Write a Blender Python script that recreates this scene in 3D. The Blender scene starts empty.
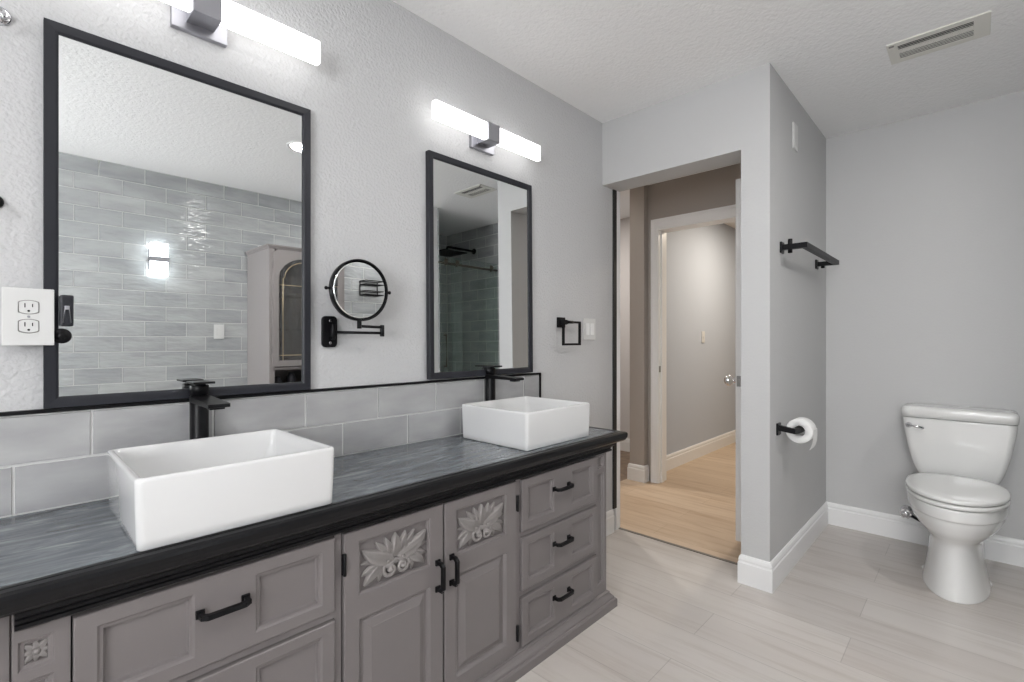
import bpy, bmesh, math, random
from mathutils import Vector, Matrix
R = math.radians
C = bpy.context.scene.collection
scene = bpy.context.scene
random.seed(7)

# ------------------------------------------------------------------ camera
cd = bpy.data.cameras.new('camera')
cam = bpy.data.objects.new('camera', cd); C.objects.link(cam)
cd.sensor_width = 36.0
cd.lens = 36.0 * 485.5 / 1024.0
cd.shift_y = -0.0006
cd.clip_start = 0.05
cam.location = (0, 0, 1.1585)
cam.rotation_euler = (R(90), 0, R(43.64 - 90))
scene.camera = cam

# ------------------------------------------------------------------ world, lights, exposure
scene.view_settings.view_transform = 'Standard'
scene.view_settings.look = 'None'
scene.view_settings.gamma = 1.0
scene.view_settings.use_curve_mapping = False
scene.view_settings.exposure = 0.05
w = bpy.data.worlds.new('world'); scene.world = w
w.use_nodes = True
w.node_tree.nodes['Background'].inputs[0].default_value = (0.75, 0.85, 1.0, 1)
w.node_tree.nodes['Background'].inputs[1].default_value = 0.6

DOWNLIGHT_W = 10.0        # watts of each recessed ceiling lamp
BAR_EMIT = 2.3            # emission of the vanity light bars
FILL_PANE_EMIT = 14.0         # emission of the added fill pane behind the camera
HALL_W = 30.0

# ------------------------------------------------------------------ geometry helpers
class MB:
    def __init__(s): s.v = []; s.f = []; s.sm = []; s.T = None; s.attr = []
    def add(s, vs, fs, smooth=False, val=0.5):
        n = len(s.v)
        for p in vs:
            p = Vector(p)
            s.v.append(s.T @ p if s.T else p)
        for f in fs:
            s.f.append([n + i for i in f]); s.sm.append(smooth); s.attr.append(val)
        return s
    def box(s, x0, x1, y0, y1, z0, z1, b=0.0, val=0.5):
        if x0 > x1: x0, x1 = x1, x0
        if y0 > y1: y0, y1 = y1, y0
        if z0 > z1: z0, z1 = z1, z0
        if b <= 0:
            vs = [(x, y, z) for x in (x0, x1) for y in (y0, y1) for z in (z0, z1)]
            fs = [(0,1,3,2),(4,6,7,5),(0,4,5,1),(2,3,7,6),(0,2,6,4),(1,5,7,3)]
            return s.add(vs, fs, val=val)
        bm = bmesh.new(); bmesh.ops.create_cube(bm, size=1)
        for v in bm.verts:
            v.co = Vector((x0 + (v.co.x + .5) * (x1 - x0), y0 + (v.co.y + .5) * (y1 - y0), z0 + (v.co.z + .5) * (z1 - z0)))
        b = min(b, (x1-x0)*.49, (y1-y0)*.49, (z1-z0)*.49)
        bmesh.ops.bevel(bm, geom=bm.edges[:], offset=b, segments=2, affect='EDGES', profile=.6)
        bm.verts.index_update()
        s.add([v.co.copy() for v in bm.verts], [[v.index for v in f.verts] for f in bm.faces], val=val)
        bm.free(); return s
    def loft(s, rings, smooth=True, cap0=True, cap1=True):
        n = len(rings[0]); vs = [p for r in rings for p in r]; fs = []
        for i in range(len(rings) - 1):
            for j in range(n):
                k = (j + 1) % n
                fs.append((i*n+j, i*n+k, (i+1)*n+k, (i+1)*n+j))
        s.add(vs, fs, smooth)
        m = len(s.v) - len(vs)
        if cap0: s.f.append([m + j for j in range(n)][::-1]); s.sm.append(False); s.attr.append(.5)
        if cap1: s.f.append([m + (len(rings)-1)*n + j for j in range(n)]); s.sm.append(False); s.attr.append(.5)
        return s
    def lathe(s, c, axis, prof, n=28, cap0=True, cap1=True):
        a = Vector(axis).normalized(); u = a.orthogonal().normalized(); v = a.cross(u); c = Vector(c)
        rings = [[c + a*h + (u*math.cos(t) + v*math.sin(t))*max(r, 1e-5) for t in [2*math.pi*k/n for k in range(n)]] for r, h in prof]
        return s.loft(rings, True, cap0, cap1)
    def cyl(s, p0, p1, r, n=20):
        p0, p1 = Vector(p0), Vector(p1); L = (p1 - p0).length; b = min(r*.15, .002)
        return s.lathe(p0, p1 - p0, [(r-b, 0), (r, b), (r, L-b), (r-b, L)], n)
    def tube(s, pts, r, n=10, closed=False, square=False, up=(0,0,1)):
        pts = [Vector(p) for p in pts]; m = len(pts); rings = []
        rr = r if isinstance(r, (list, tuple)) else [r]*m
        for i, p in enumerate(pts):
            a = pts[(i-1) % m] if (closed or i > 0) else p
            b = pts[(i+1) % m] if (closed or i < m-1) else p
            t0 = (p - a).normalized() if (p-a).length > 1e-9 else (b-p).normalized()
            t1 = (b - p).normalized() if (b-p).length > 1e-9 else t0
            t = (t0 + t1).normalized()
            U = Vector(up)
            if abs(t.dot(U)) > .95: U = Vector((0, 1, 0)) if abs(t.y) < .9 else Vector((1, 0, 0))
            sd = t.cross(U).normalized(); u2 = sd.cross(t).normalized()
            k = 1 / max(.5, math.sqrt(max(.01, (1 + t0.dot(t1)) / 2)))
            if square:
                q = [(-1,-1),(1,-1),(1,1),(-1,1)]
                n_ = t0.cross(t1)
                ks = k if abs(n_.dot(u2)) > abs(n_.dot(sd)) and n_.length > 1e-4 else 1
                ku = k if ks == 1 and n_.length > 1e-4 else 1
                rings.append([p + sd*a_*rr[i]*ks + u2*b_*rr[i]*ku for a_, b_ in q])
            else:
                rings.append([p + (sd*math.cos(g) + u2*math.sin(g))*rr[i] for g in [2*math.pi*j/n for j in range(n)]])
        if closed:
            rings.append(rings[0]); return s.loft(rings, not square, False, False)
        return s.loft(rings, not square, True, True)
    def front(s, x0, x1, z0, z1, y, th, recs=(), bev=.002):
        """slab facing -y with bevelled edge and stepped recesses: rec=(x0,x1,z0,z1,[(inset,depth)...])"""
        X = sorted(set([x0+bev, x1-bev] + [r[0] for r in recs] + [r[1] for r in recs]))
        Z = sorted(set([z0+bev, z1-bev] + [r[2] for r in recs] + [r[3] for r in recs]))
        for i in range(len(X)-1):
            for j in range(len(Z)-1):
                cx, cz = (X[i]+X[i+1])/2, (Z[j]+Z[j+1])/2
                if any(r[0] < cx < r[1] and r[2] < cz < r[3] for r in recs): continue
                s.add([(X[i],y,Z[j]),(X[i+1],y,Z[j]),(X[i+1],y,Z[j+1]),(X[i],y,Z[j+1])], [(0,1,2,3)])
        def rect(a, b, c, d, yy): return [(a,yy,c),(b,yy,c),(b,yy,d),(a,yy,d)]
        def strip(A, B): s.add(A + B, [(k, (k+1)%4, 4+(k+1)%4, 4+k) for k in range(4)])
        for a, b, c, d, steps in recs:
            prev = rect(a, b, c, d, y)
            for ins, dep in steps:
                cur = rect(a+ins, b-ins, c+ins, d-ins, y+dep); strip(prev, cur); prev = cur
            s.add(prev, [(0,1,2,3)])
        A = rect(x0+bev, x1-bev, z0+bev, z1-bev, y); B = rect(x0, x1, z0, z1, y+bev); D = rect(x0, x1, z0, z1, y+th)
        strip(A, B); strip(B, D); s.add(D, [(3,2,1,0)])
        return s
    def sweep(s, path, prof, smooth=False):
        """profile (out, z) mitred along a plan path; out is to the right-hand side of travel"""
        P = [Vector((p[0], p[1])) for p in path]; rings = []
        for i, p in enumerate(P):
            d0 = (p - P[i-1]).normalized() if i > 0 else (P[1]-P[0]).normalized()
            d1 = (P[i+1] - p).normalized() if i < len(P)-1 else d0
            n0 = Vector((d0.y, -d0.x)); n1 = Vector((d1.y, -d1.x))
            m = (n0 + n1).normalized(); k = 1 / max(.2, m.dot(n0))
            rings.append([(p.x + m.x*o*k, p.y + m.y*o*k, z) for o, z in prof])
        return s.loft(rings, smooth)
    def build(s, name, mat, parent=None, attr=False, smooth_all=False):
        me = bpy.data.meshes.new(name)
        off = Vector((0,0,0)); q = parent
        while q is not None: off += q.location; q = q.parent
        me.from_pydata([tuple(v - off) for v in s.v], [], s.f)
        me.validate(clean_customdata=False)
        if len(me.polygons) == len(s.sm):
            for p, m_ in zip(me.polygons, s.sm): p.use_smooth = m_ or smooth_all
            if attr:
                a = me.attributes.new('vari', 'FLOAT', 'FACE')
                for i, val in enumerate(s.attr): a.data[i].value = val
        bm = bmesh.new(); bm.from_mesh(me)
        bmesh.ops.remove_doubles(bm, verts=bm.verts, dist=1e-5)
        bmesh.ops.recalc_face_normals(bm, faces=bm.faces)
        bm.to_mesh(me); bm.free()
        me.materials.append(mat)
        o = bpy.data.objects.new(name, me); C.objects.link(o)
        if parent: o.parent = parent
        return o

def tag(o, label, cat, group=None):
    o['label'] = label; o['category'] = cat
    if group: o['group'] = group
    return o
def thing(name, label, cat, loc, group=None):
    o = bpy.data.objects.new(name, None); o.empty_display_size = .05; C.objects.link(o); o.location = loc
    return tag(o, label, cat, group)
def struct(o, label=None):
    o['kind'] = 'structure'
    if label: o['label'] = label
    return o
def S(name, mat, *boxes, label=None, b=0):
    m = MB()
    for q in boxes: m.box(*q, b=b)
    return struct(m.build(name, mat), label)
def copy_tree(o, parent=None):
    c = o.copy(); C.objects.link(c)
    if parent: c.parent = parent
    for ch in list(o.children): copy_tree(ch, c)
    return c

# ------------------------------------------------------------------ materials
def mat(name, col, rough=.5, metal=0, bump=None, coat=0, spec=.5, emit=None, trans=0, alpha=1, var=None, ior=1.45):
    """bump=(scale, strength, distance[, detail]); var=(scale, amount) faint colour mottling"""
    m = bpy.data.materials.new(name); m.use_nodes = True
    nt = m.node_tree; b = nt.nodes['Principled BSDF']
    b.inputs['Base Color'].default_value = (*col, 1); b.inputs['Roughness'].default_value = rough
    b.inputs['Metallic'].default_value = metal; b.inputs['IOR'].default_value = ior
    b.inputs['Specular IOR Level'].default_value = spec
    b.inputs['Coat Weight'].default_value = coat; b.inputs['Coat Roughness'].default_value = .05
    b.inputs['Transmission Weight'].default_value = trans
    if emit:
        b.inputs['Emission Color'].default_value = (*emit[0], 1); b.inputs['Emission Strength'].default_value = emit[1]
    geo = nt.nodes.new('ShaderNodeNewGeometry')
    if bump:
        n = nt.nodes.new('ShaderNodeTexNoise'); n.inputs['Scale'].default_value = bump[0]
        n.inputs['Detail'].default_value = bump[3] if len(bump) > 3 else 3
        nt.links.new(geo.outputs['Position'], n.inputs['Vector'])
        bp = nt.nodes.new('ShaderNodeBump'); bp.inputs['Strength'].default_value = bump[1]; bp.inputs['Distance'].default_value = bump[2]
        nt.links.new(n.outputs['Fac'], bp.inputs['Height']); nt.links.new(bp.outputs['Normal'], b.inputs['Normal'])
    if var:
        n = nt.nodes.new('ShaderNodeTexNoise'); n.inputs['Scale'].default_value = var[0]; n.inputs['Detail'].default_value = 4
        nt.links.new(geo.outputs['Position'], n.inputs['Vector'])
        mx = nt.nodes.new('ShaderNodeMix'); mx.data_type = 'RGBA'
        mx.inputs[6].default_value = (*[c*(1-var[1]) for c in col], 1); mx.inputs[7].default_value = (*[min(1, c*(1+var[1])) for c in col], 1)
        nt.links.new(n.outputs['Fac'], mx.inputs[0]); nt.links.new(mx.outputs[2], b.inputs['Base Color'])
    return m

def ramp(nt, fac, stops):
    r = nt.nodes.new('ShaderNodeValToRGB'); nt.links.new(fac, r.inputs[0])
    el = r.color_ramp.elements
    while len(el) < len(stops): el.new(.5)
    for e, (p, c) in zip(el, stops): e.position = p; e.color = (*c, 1)
    return r
def mapping(nt, scale=(1,1,1), rot=(0,0,0), loc=(0,0,0)):
    g = nt.nodes.new('ShaderNodeNewGeometry'); mp = nt.nodes.new('ShaderNodeMapping')
    mp.inputs['Scale'].default_value = scale; mp.inputs['Rotation'].default_value = rot; mp.inputs['Location'].default_value = loc
    nt.links.new(g.outputs['Position'], mp.inputs['Vector']); return mp.outputs[0]
def mixc(nt, fac, a, b, mode='MIX'):
    mx = nt.nodes.new('ShaderNodeMix'); mx.data_type = 'RGBA'; mx.blend_type = mode
    for sock, v in ((0, fac), (6, a), (7, b)):
        if isinstance(v, (int, float)): mx.inputs[sock].default_value = v
        elif isinstance(v, tuple): mx.inputs[sock].default_value = (*v, 1)
        else: nt.links.new(v, mx.inputs[sock])
    return mx.outputs[2]

def wood_planks(name, cols, pw, pl, rough, seam, grain_dark, seam_w=.0018, off=(0,0,0)):
    m = bpy.data.materials.new(name); m.use_nodes = True; nt = m.node_tree; b = nt.nodes['Principled BSDF']
    v = mapping(nt, rot=(0, 0, R(90)), loc=off)
    br = nt.nodes.new('ShaderNodeTexBrick'); nt.links.new(v, br.inputs['Vector'])
    br.offset = .37; br.inputs['Scale'].default_value = 1; br.inputs['Mortar Size'].default_value = seam_w
    br.inputs['Mortar Smooth'].default_value = .3; br.inputs['Brick Width'].default_value = pl; br.inputs['Row Height'].default_value = pw
    br.inputs['Color1'].default_value = (*cols[0], 1); br.inputs['Color2'].default_value = (*cols[1], 1); br.inputs['Mortar'].default_value = (*seam, 1)
    g = nt.nodes.new('ShaderNodeTexNoise'); nt.links.new(mapping(nt, scale=(22, 1.6, 1)), g.inputs['Vector'])
    g.inputs['Scale'].default_value = 1; g.inputs['Detail'].default_value = 7; g.inputs['Roughness'].default_value = .65; g.inputs['Distortion'].default_value = .6
    rg = ramp(nt, g.outputs['Fac'], [(.32, grain_dark), (.52, (1,1,1)), (.75, (1,1,1))])
    g2 = nt.nodes.new('ShaderNodeTexNoise'); nt.links.new(mapping(nt, scale=(5, .8, 1)), g2.inputs['Vector']); g2.inputs['Scale'].default_value = 1; g2.inputs['Detail'].default_value = 3
    rg2 = ramp(nt, g2.outputs['Fac'], [(.3, tuple(.5 + .5*c for c in grain_dark)), (.65, (1,1,1))])
    c = mixc(nt, 1.0, br.outputs['Color'], rg.outputs[0], 'MULTIPLY'); c = mixc(nt, 1.0, c, rg2.outputs[0], 'MULTIPLY')
    nt.links.new(c, b.inputs['Base Color']); b.inputs['Roughness'].default_value = rough
    bp = nt.nodes.new('ShaderNodeBump'); bp.inputs['Strength'].default_value = .25; bp.inputs['Distance'].default_value = .001; bp.invert = True
    nt.links.new(br.outputs['Fac'], bp.inputs['Height']); nt.links.new(bp.outputs[0], b.inputs['Normal'])
    return m

def tile_mat(name, c0, c1, rough, wave, streak):
    m = bpy.data.materials.new(name); m.use_nodes = True; nt = m.node_tree; b = nt.nodes['Principled BSDF']
    at = nt.nodes.new('ShaderNodeAttribute'); at.attribute_name = 'vari'
    base = mixc(nt, at.outputs['Fac'], c0, c1)
    n = nt.nodes.new('ShaderNodeTexNoise'); nt.links.new(mapping(nt, scale=streak), n.inputs['Vector']); n.inputs['Scale'].default_value = 1; n.inputs['Detail'].default_value = 5
    rr = ramp(nt, n.outputs['Fac'], [(.3, (.82,.82,.83)), (.7, (1.1,1.1,1.1))])
    nt.links.new(mixc(nt, 1.0, base, rr.outputs[0], 'MULTIPLY'), b.inputs['Base Color'])
    b.inputs['Roughness'].default_value = rough; b.inputs['IOR'].default_value = 1.9
    w_ = nt.nodes.new('ShaderNodeTexNoise'); nt.links.new(mapping(nt, scale=(9, 9, 34)), w_.inputs['Vector']); w_.inputs['Scale'].default_value = 1; w_.inputs['Detail'].default_value = 2.5
    bp = nt.nodes.new('ShaderNodeBump'); bp.inputs['Strength'].default_value = 1; bp.inputs['Distance'].default_value = wave
    nt.links.new(w_.outputs['Fac'], bp.inputs['Height']); nt.links.new(bp.outputs[0], b.inputs['Normal'])
    return m

def marble_mat():
    m = bpy.data.materials.new('blue_grey_stone'); m.use_nodes = True; nt = m.node_tree; b = nt.nodes['Principled BSDF']
    n = nt.nodes.new('ShaderNodeTexNoise'); nt.links.new(mapping(nt, scale=(4.5, 24, 10), rot=(0,0,R(4))), n.inputs['Vector'])
    n.inputs['Scale'].default_value = 1; n.inputs['Detail'].default_value = 9; n.inputs['Roughness'].default_value = .68; n.inputs['Distortion'].default_value = 1.6
    r1 = ramp(nt, n.outputs['Fac'], [(.25, (.055,.060,.068)), (.45, (.110,.120,.130)), (.56, (.165,.185,.20)), (.72, (.34,.345,.345))])
    n2 = nt.nodes.new('ShaderNodeTexNoise'); nt.links.new(mapping(nt, scale=(1.2, 5, 5)), n2.inputs['Vector']); n2.inputs['Scale'].default_value = 1.5; n2.inputs['Detail'].default_value = 4
    r2 = ramp(nt, n2.outputs['Fac'], [(.3, (.75,.76,.8)), (.7, (1.15,1.15,1.15))])
    nt.links.new(mixc(nt, 1.0, r1.outputs[0], r2.outputs[0], 'MULTIPLY'), b.inputs['Base Color'])
    b.inputs['Roughness'].default_value = .16
    return m

M = dict(
    wall=mat('grey_wall_paint', (.535,.535,.54), .6, bump=(100, .85, .0042, 1.5), spec=.3),
    pier=mat('grey_pier_paint', (.54,.54,.54), .6, bump=(90,.25,.003,2), spec=.3),
    smooth=mat('grey_alcove_paint', (.54,.54,.54), .6, bump=(90, .25, .003, 2), spec=.3),
    ceil=mat('white_ceiling_texture', (.91,.91,.91), .8, bump=(60, .8, .005, 3), spec=.2),
    trim=mat('white_trim_paint', (.80,.80,.80), .32),
    door=mat('white_door_paint', (.72,.71,.70), .38),
    hall=mat('taupe_hall_paint', (.40,.365,.335), .7, bump=(120,.15,.002)),
    hall2=mat('blue_grey_hall_paint', (.48,.52,.59), .7, bump=(120,.15,.002)),
    pale=mat('pale_hall_paint', (.60,.58,.58), .7),
    cab=mat('grey_cabinet_paint', (.168,.152,.151), .38, var=(9, .04)),
    cab2=mat('light_grey_cabinet_paint', (.285,.262,.258), .22),
    cabin=mat('cabinet_gap', (.02,.02,.02), .8),
    carve=mat('grey_carving_highlit', (.25,.232,.225), .45, var=(60,.12)),  # cabinet grey lightened: highlights on the relief put into the colour
    bwood=mat('black_painted_wood', (.006,.006,.007), .28, bump=(40,.15,.001), spec=.3),
    black=mat('matte_black_metal', (.006,.006,.007), .38, spec=.22),
    frame=mat('dark_mirror_frame', (.020,.021,.027), .38, spec=.4),
    stone=marble_mat(),
    porc=mat('white_porcelain', (.655,.655,.655), .06, coat=.5),
    toil=mat('toilet_porcelain', (.74,.74,.73), .10, coat=.4),
    mirror=mat('mirror_glass', (.88,.90,.90), .0, metal=1),
    chrome=mat('chrome', (.75,.75,.77), .12, metal=1),
    pewter=mat('dark_brushed_metal', (.30,.29,.28), .3, metal=1),
    bronze=mat('bronze_rail_metal', (.11,.10,.08), .3, metal=1),
    satin=mat('satin_nickel', (.40,.40,.43), .38, metal=1),
    plastic=mat('white_plastic', (.64,.64,.63), .35),
    slot=mat('dark_slot', (.02,.02,.02), .6),
    paper=mat('toilet_paper', (.82,.82,.81), .9, bump=(300,.2,.001)),
    vent=mat('vent_metal', (.76,.75,.70), .45),
    bar=mat('lit_bar_diffuser', (.9,.9,.9), .4, emit=((1,.985,.97), BAR_EMIT)),
    lamp=mat('lit_lamp_lens', (.9,.9,.9), .4, emit=((1,.96,.90), 18)),
    sconce=mat('lit_sconce_glass', (.9,.9,.9), .4, emit=((.90,.97,1), 7)),
    warm=mat('lit_warm_lens', (.9,.9,.9), .4, emit=((1,.84,.62), 12)),
    fill_pane=mat('frosted_fill_pane', (.9,.9,.9), .4, emit=((.975,.985,1), FILL_PANE_EMIT)),
    tile=tile_mat('grey_backsplash_tile', (.36,.36,.365), (.44,.44,.44), .16, .0012, (5, 5, 14)),
    tile2=tile_mat('glossy_grey_wall_tile', (.37,.385,.39), (.47,.48,.48), .05, .0065, (4, 4, 16)),
    grout=mat('pale_grout', (.57,.57,.565), .85),
    floor=wood_planks('pale_wood_look_floor', ((.545,.508,.48), (.61,.578,.55)), .2, 1.22, .30, (.43,.40,.375), (.86,.84,.82), off=(.35,.12,0)),
    oak=wood_planks('light_oak_floor', ((.56,.43,.31), (.62,.49,.365)), .18, 1.4, .4, (.38,.26,.16), (.80,.74,.68), seam_w=.001),
    rock=mat('brown_stone_tile', (.23,.165,.12), .6, bump=(30,.5,.01), var=(14,.6)),
    strip=mat('dark_transition_metal', (.22,.20,.18), .4, metal=.6),
    jar=mat('dark_glassware', (.05,.05,.06), .15),
    leaded=mat('smoked_cabinet_glass', (.30,.31,.32), .08, trans=.55),
    lead=mat('gold_came', (.55,.45,.30), .4, metal=.8),
)
# shower glass: thin, slightly green
gm = bpy.data.materials.new('green_tinted_shower_glass'); gm.use_nodes = True; nt = gm.node_tree
b = nt.nodes['Principled BSDF']; out = nt.nodes['Material Output']
tr = nt.nodes.new('ShaderNodeBsdfTransparent'); tr.inputs[0].default_value = (.90,.95,.925,1)
gl = nt.nodes.new('ShaderNodeBsdfGlossy'); gl.inputs[0].default_value = (1,1,1,1); gl.inputs[1].default_value = .01
fr = nt.nodes.new('ShaderNodeMath'); fr.operation = 'MULTIPLY'; lw = nt.nodes.new('ShaderNodeLayerWeight'); lw.inputs[0].default_value = .12; nt.links.new(lw.outputs[1], fr.inputs[0]); fr.inputs[1].default_value = .5
ms = nt.nodes.new('ShaderNodeMixShader'); nt.links.new(fr.outputs[0], ms.inputs[0]); nt.links.new(tr.outputs[0], ms.inputs[1]); nt.links.new(gl.outputs[0], ms.inputs[2])
nt.links.new(ms.outputs[0], out.inputs[0]); M['glass'] = gm
# cabinet door glass
gm = bpy.data.materials.new('rippled_cabinet_glass'); gm.use_nodes = True; nt = gm.node_tree; out = nt.nodes['Material Output']
tr = nt.nodes.new('ShaderNodeBsdfTransparent'); tr.inputs[0].default_value = (.62,.64,.66,1)
gl = nt.nodes.new('ShaderNodeBsdfGlossy'); gl.inputs[1].default_value = .06
ms = nt.nodes.new('ShaderNodeMixShader'); ms.inputs[0].default_value = .22
nt.links.new(tr.outputs[0], ms.inputs[1]); nt.links.new(gl.outputs[0], ms.inputs[2]); nt.links.new(ms.outputs[0], out.inputs[0])
nn = nt.nodes.new('ShaderNodeTexNoise'); nt.links.new(mapping(nt, scale=(30,30,6)), nn.inputs['Vector']); nn.inputs['Scale'].default_value = 1
bb = nt.nodes.new('ShaderNodeBump'); bb.inputs['Distance'].default_value = .004; nt.links.new(nn.outputs['Fac'], bb.inputs['Height']); nt.links.new(bb.outputs[0], gl.inputs['Normal'])
M['cglass'] = gm

# ------------------------------------------------------------------ the room shell
YV, XO, XT, YP, YB, XB, H = 1.592, 2.443, 3.61, .685, -1.35, -1.7, 2.44
XO2, YP2, HD = 2.62, .812, 2.073
S('floor', M['floor'], (XB-.1, XO2, YB-.1, YV, -.08, 0), (XO2, XT+.1, YB-.1, YP2, -.08, 0))
S('floor_hall', M['oak'], (XO2, 6.8, YP2, 2.11, -.08, 0), (XO2, 3.5, 2.11, 3.5, -.08, 0))
S('floor_stone', M['rock'], (3.5, 4.6, 2.11, 3.5, -.08, .001))
S('ceiling', M['ceil'], (XB-.1, XT+.1, YB-.1, YV+.1, H, H+.1))
S('ceiling_hall', M['ceil'], (XO2, 6.8, YP2, 3.5, H+.001, H+.101))
S('wall_vanity', M['wall'], (XB-.1, 2.612, YV, YV+.11, 0, H))
# opening wall: header + pier (pier carries on as the alcove side wall)
S('wall_opening', M['pier'], (XO, XO2, YP2, YV, HD, H), (XO, XO2, YP, YP2, 0, H))
S('wall_alcove', M['smooth'], (XO2, XT, YP, YP2, 0, H))
S('wall_toilet', M['smooth'], (XT, XT+.1, YB-.1, YP2, 0, H))
S('wall_rear', M['wall'], (XB-.1, XB, YB-.1, YV, 0, .9), (XB-.1, XB, YB-.1, YV, 2.1, H), (XB-.1, XB, YB-.1, -1.2, .9, 2.1), (XB-.1, XB, .35, YV, .9, 2.1))
# added frosted pane behind the camera, glows as unseen fill light
fill_win = struct(MB().box(XB-.07, XB-.055, -1.2, .35, .9, 2.1).build('fill_pane_1', M['fill_pane']), 'added frosted glowing pane for fill light in the wall behind the viewer')
m = MB()
for q in ((-1.2,-1.14,.9,2.1),(.29,.35,.9,2.1),(-1.14,.29,.9,.96),(-1.14,.29,2.04,2.1),(-.455,-.395,.96,2.04)): m.box(XB-.05, XB+.012, *q, b=.004)
m.build('fill_pane_frame', M['trim'], fill_win)
# tiled wall opposite the vanity, with grout behind it
def tiles(mb, u0, u1, v0, rows, pitch, rowh, par, place, gap=.0065, th=.003, bev=.001, top=None):
    for r in range(rows):
        z0 = v0 + r*rowh; z1 = z0 + rowh
        if top: z1 = min(z1, top)
        x = par[r % 2]
        while x > u0: x -= pitch
        while x < u1:
            a, b_ = max(x, u0), min(x + pitch, u1)
            if b_ - a > .012:
                a += gap/2; b_ -= gap/2; c, d = z0 + gap/2, z1 - gap/2
                A = [(a,0,c),(b_,0,c),(b_,0,d),(a,0,d)]; B = [(a+bev,th,c+bev),(b_-bev,th,c+bev),(b_-bev,th,d-bev),(a+bev,th,d-bev)]
                mb.add([place(*p) for p in A + B], [(4,5,6,7)] + [(k,(k+1)%4,4+(k+1)%4,4+k) for k in range(4)], val=random.random())
            x += pitch
o = S('wall_tiled', M['grout'], (XB-.1, XT, YB-.1, YB, 0, H), label='tiled bathroom wall opposite the vanity')
m = MB(); tiles(m, XB+.01, XT-.006, .0512, 21, .265, .1137, (.205, .072), lambda a, d, z: (a, YB+d, z))
m.build('wall_tiles', M['tile2'], o, attr=True)
# shower end wall and wing wall tiles
m = MB(); tiles(m, YB+.006, -.42, .0512, 21, .265, .1137, (-.55, -.68), lambda a, d, z: (XT-d, a, z))
o2 = MB().box(XT-.0015, XT, YB, -.42, 0, H).build('wall_shower', M['grout']); struct(o2)
m.build('wall_tiles', M['tile2'], o2, attr=True)
o3 = S('wall_wing', M['trim'], (2.76, 2.82, YB+.007, -.50, 0, H), label='white wing wall beside the shower')
m = MB(); tiles(m, YB+.01, -.48, .0512, 21, .265, .1137, (-.55,-.68), lambda a, d, z: (2.82+d, a, z)); m.build('wall_tiles', M['tile2'], o3, attr=True)
# hall beyond the opening
S('wall_hall_door', M['hall'], (3.61, 3.80, 1.955, 2.085, 0, H), (3.68, 3.80, 1.87, 1.955, 0, H), (3.68, 3.80, 1.0, 1.87, 2.07, H), (3.68, 3.80, YP2, 1.0, 0, H), label='taupe wall around the inner doorway')
S('wall_hall_left', M['pale'], (4.5, 4.6, 2.11, 3.5, 0, H))
S('wall_hall_end', M['hall'], (XO2-.1, 4.6, 3.5, 3.6, 0, H))
S('wall_hall_back', M['hall'], (XO2-.008, XO2, YV, 3.5, 0, H))
S('wall_far_room', M['hall2'], (3.80, 6.8, 1.99, 2.11, 0, H))
S('wall_far_end', M['hall'], (6.8, 6.9, .2, 2.11, 0, H))
S('wall_far_right', M['hall'], (3.80, 6.8, .1, .2, 0, H))
S('wall_far_near', M['hall'], (3.72, 3.80, .1, YP2, 0, H))
S('ceiling_far', M['ceil'], (3.72, 6.8, .1, YP2, H+.001, H+.101))
S('floor_far', M['oak'], (3.72, 6.8, .1, YP2, -.08, 0))
# baseboards
BBP = [(0,0),(.015,0),(.015,.098),(.011,.104),(.011,.110),(.0125,.114),(.010,.126),(.005,.134),(0,.135)]
def baseboard(name, path, label=None): return struct(MB().sweep(path, BBP).build(name, M['trim']), label)
baseboard('baseboard_toilet', [(XO2, YP2-.004), (XO, YP2-.004), (XO, YP), (XT, YP), (XT, -.42)][::1], 'white baseboard around the pier and toilet alcove')
baseboard('baseboard_vanity', [(1.85, YV), (2.548, YV)])
baseboard('baseboard_hall', [(3.67, 1.955), (3.61, 1.955), (3.61, 2.085), (3.80, 2.085)][::-1])
baseboard('baseboard_far', [(3.80, 1.99), (6.8, 1.99)])
baseboard('baseboard_left', [(4.5, 3.5), (4.5, 2.11)])
# jamb trim at the end of the vanity wall, black edge strip, threshold
S('trim_1', M['trim'], (2.588, 2.632, YV-.006, YV+.112, 0, HD), label='white corner trim at the end of the vanity wall')
S('trim_2', M['slot'], (2.553, 2.587, YV-.009, YV, .137, HD), label='black vertical edge strip at the doorway')
S('trim_3', M['strip'], (2.612, 2.632, YP2, YV, 0, .004), label='dark threshold strip between the two floors', b=.002)
S('trim_4', M['trim'], (3.655, 3.68, 1.86, 1.915, 0, 2.14), (3.655, 3.68, .95, 1.86, 2.07, 2.14), (3.655, 3.68, .95, 1.0, 0, 2.07),
  (3.66, 3.80, 1.852, 1.87, 0, 2.07), (3.66, 3.80, 1.0, 1.018, 0, 2.07), (3.66, 3.80, 1.018, 1.852, 2.052, 2.07),
  (3.648, 3.656, 1.897, 1.915, 0, 2.14), (3.648, 3.656, .95, 1.897, 2.12, 2.14), (3.70, 3.74, 1.842, 1.853, 0, 2.05), label='white casing of the inner doorway')
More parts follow.
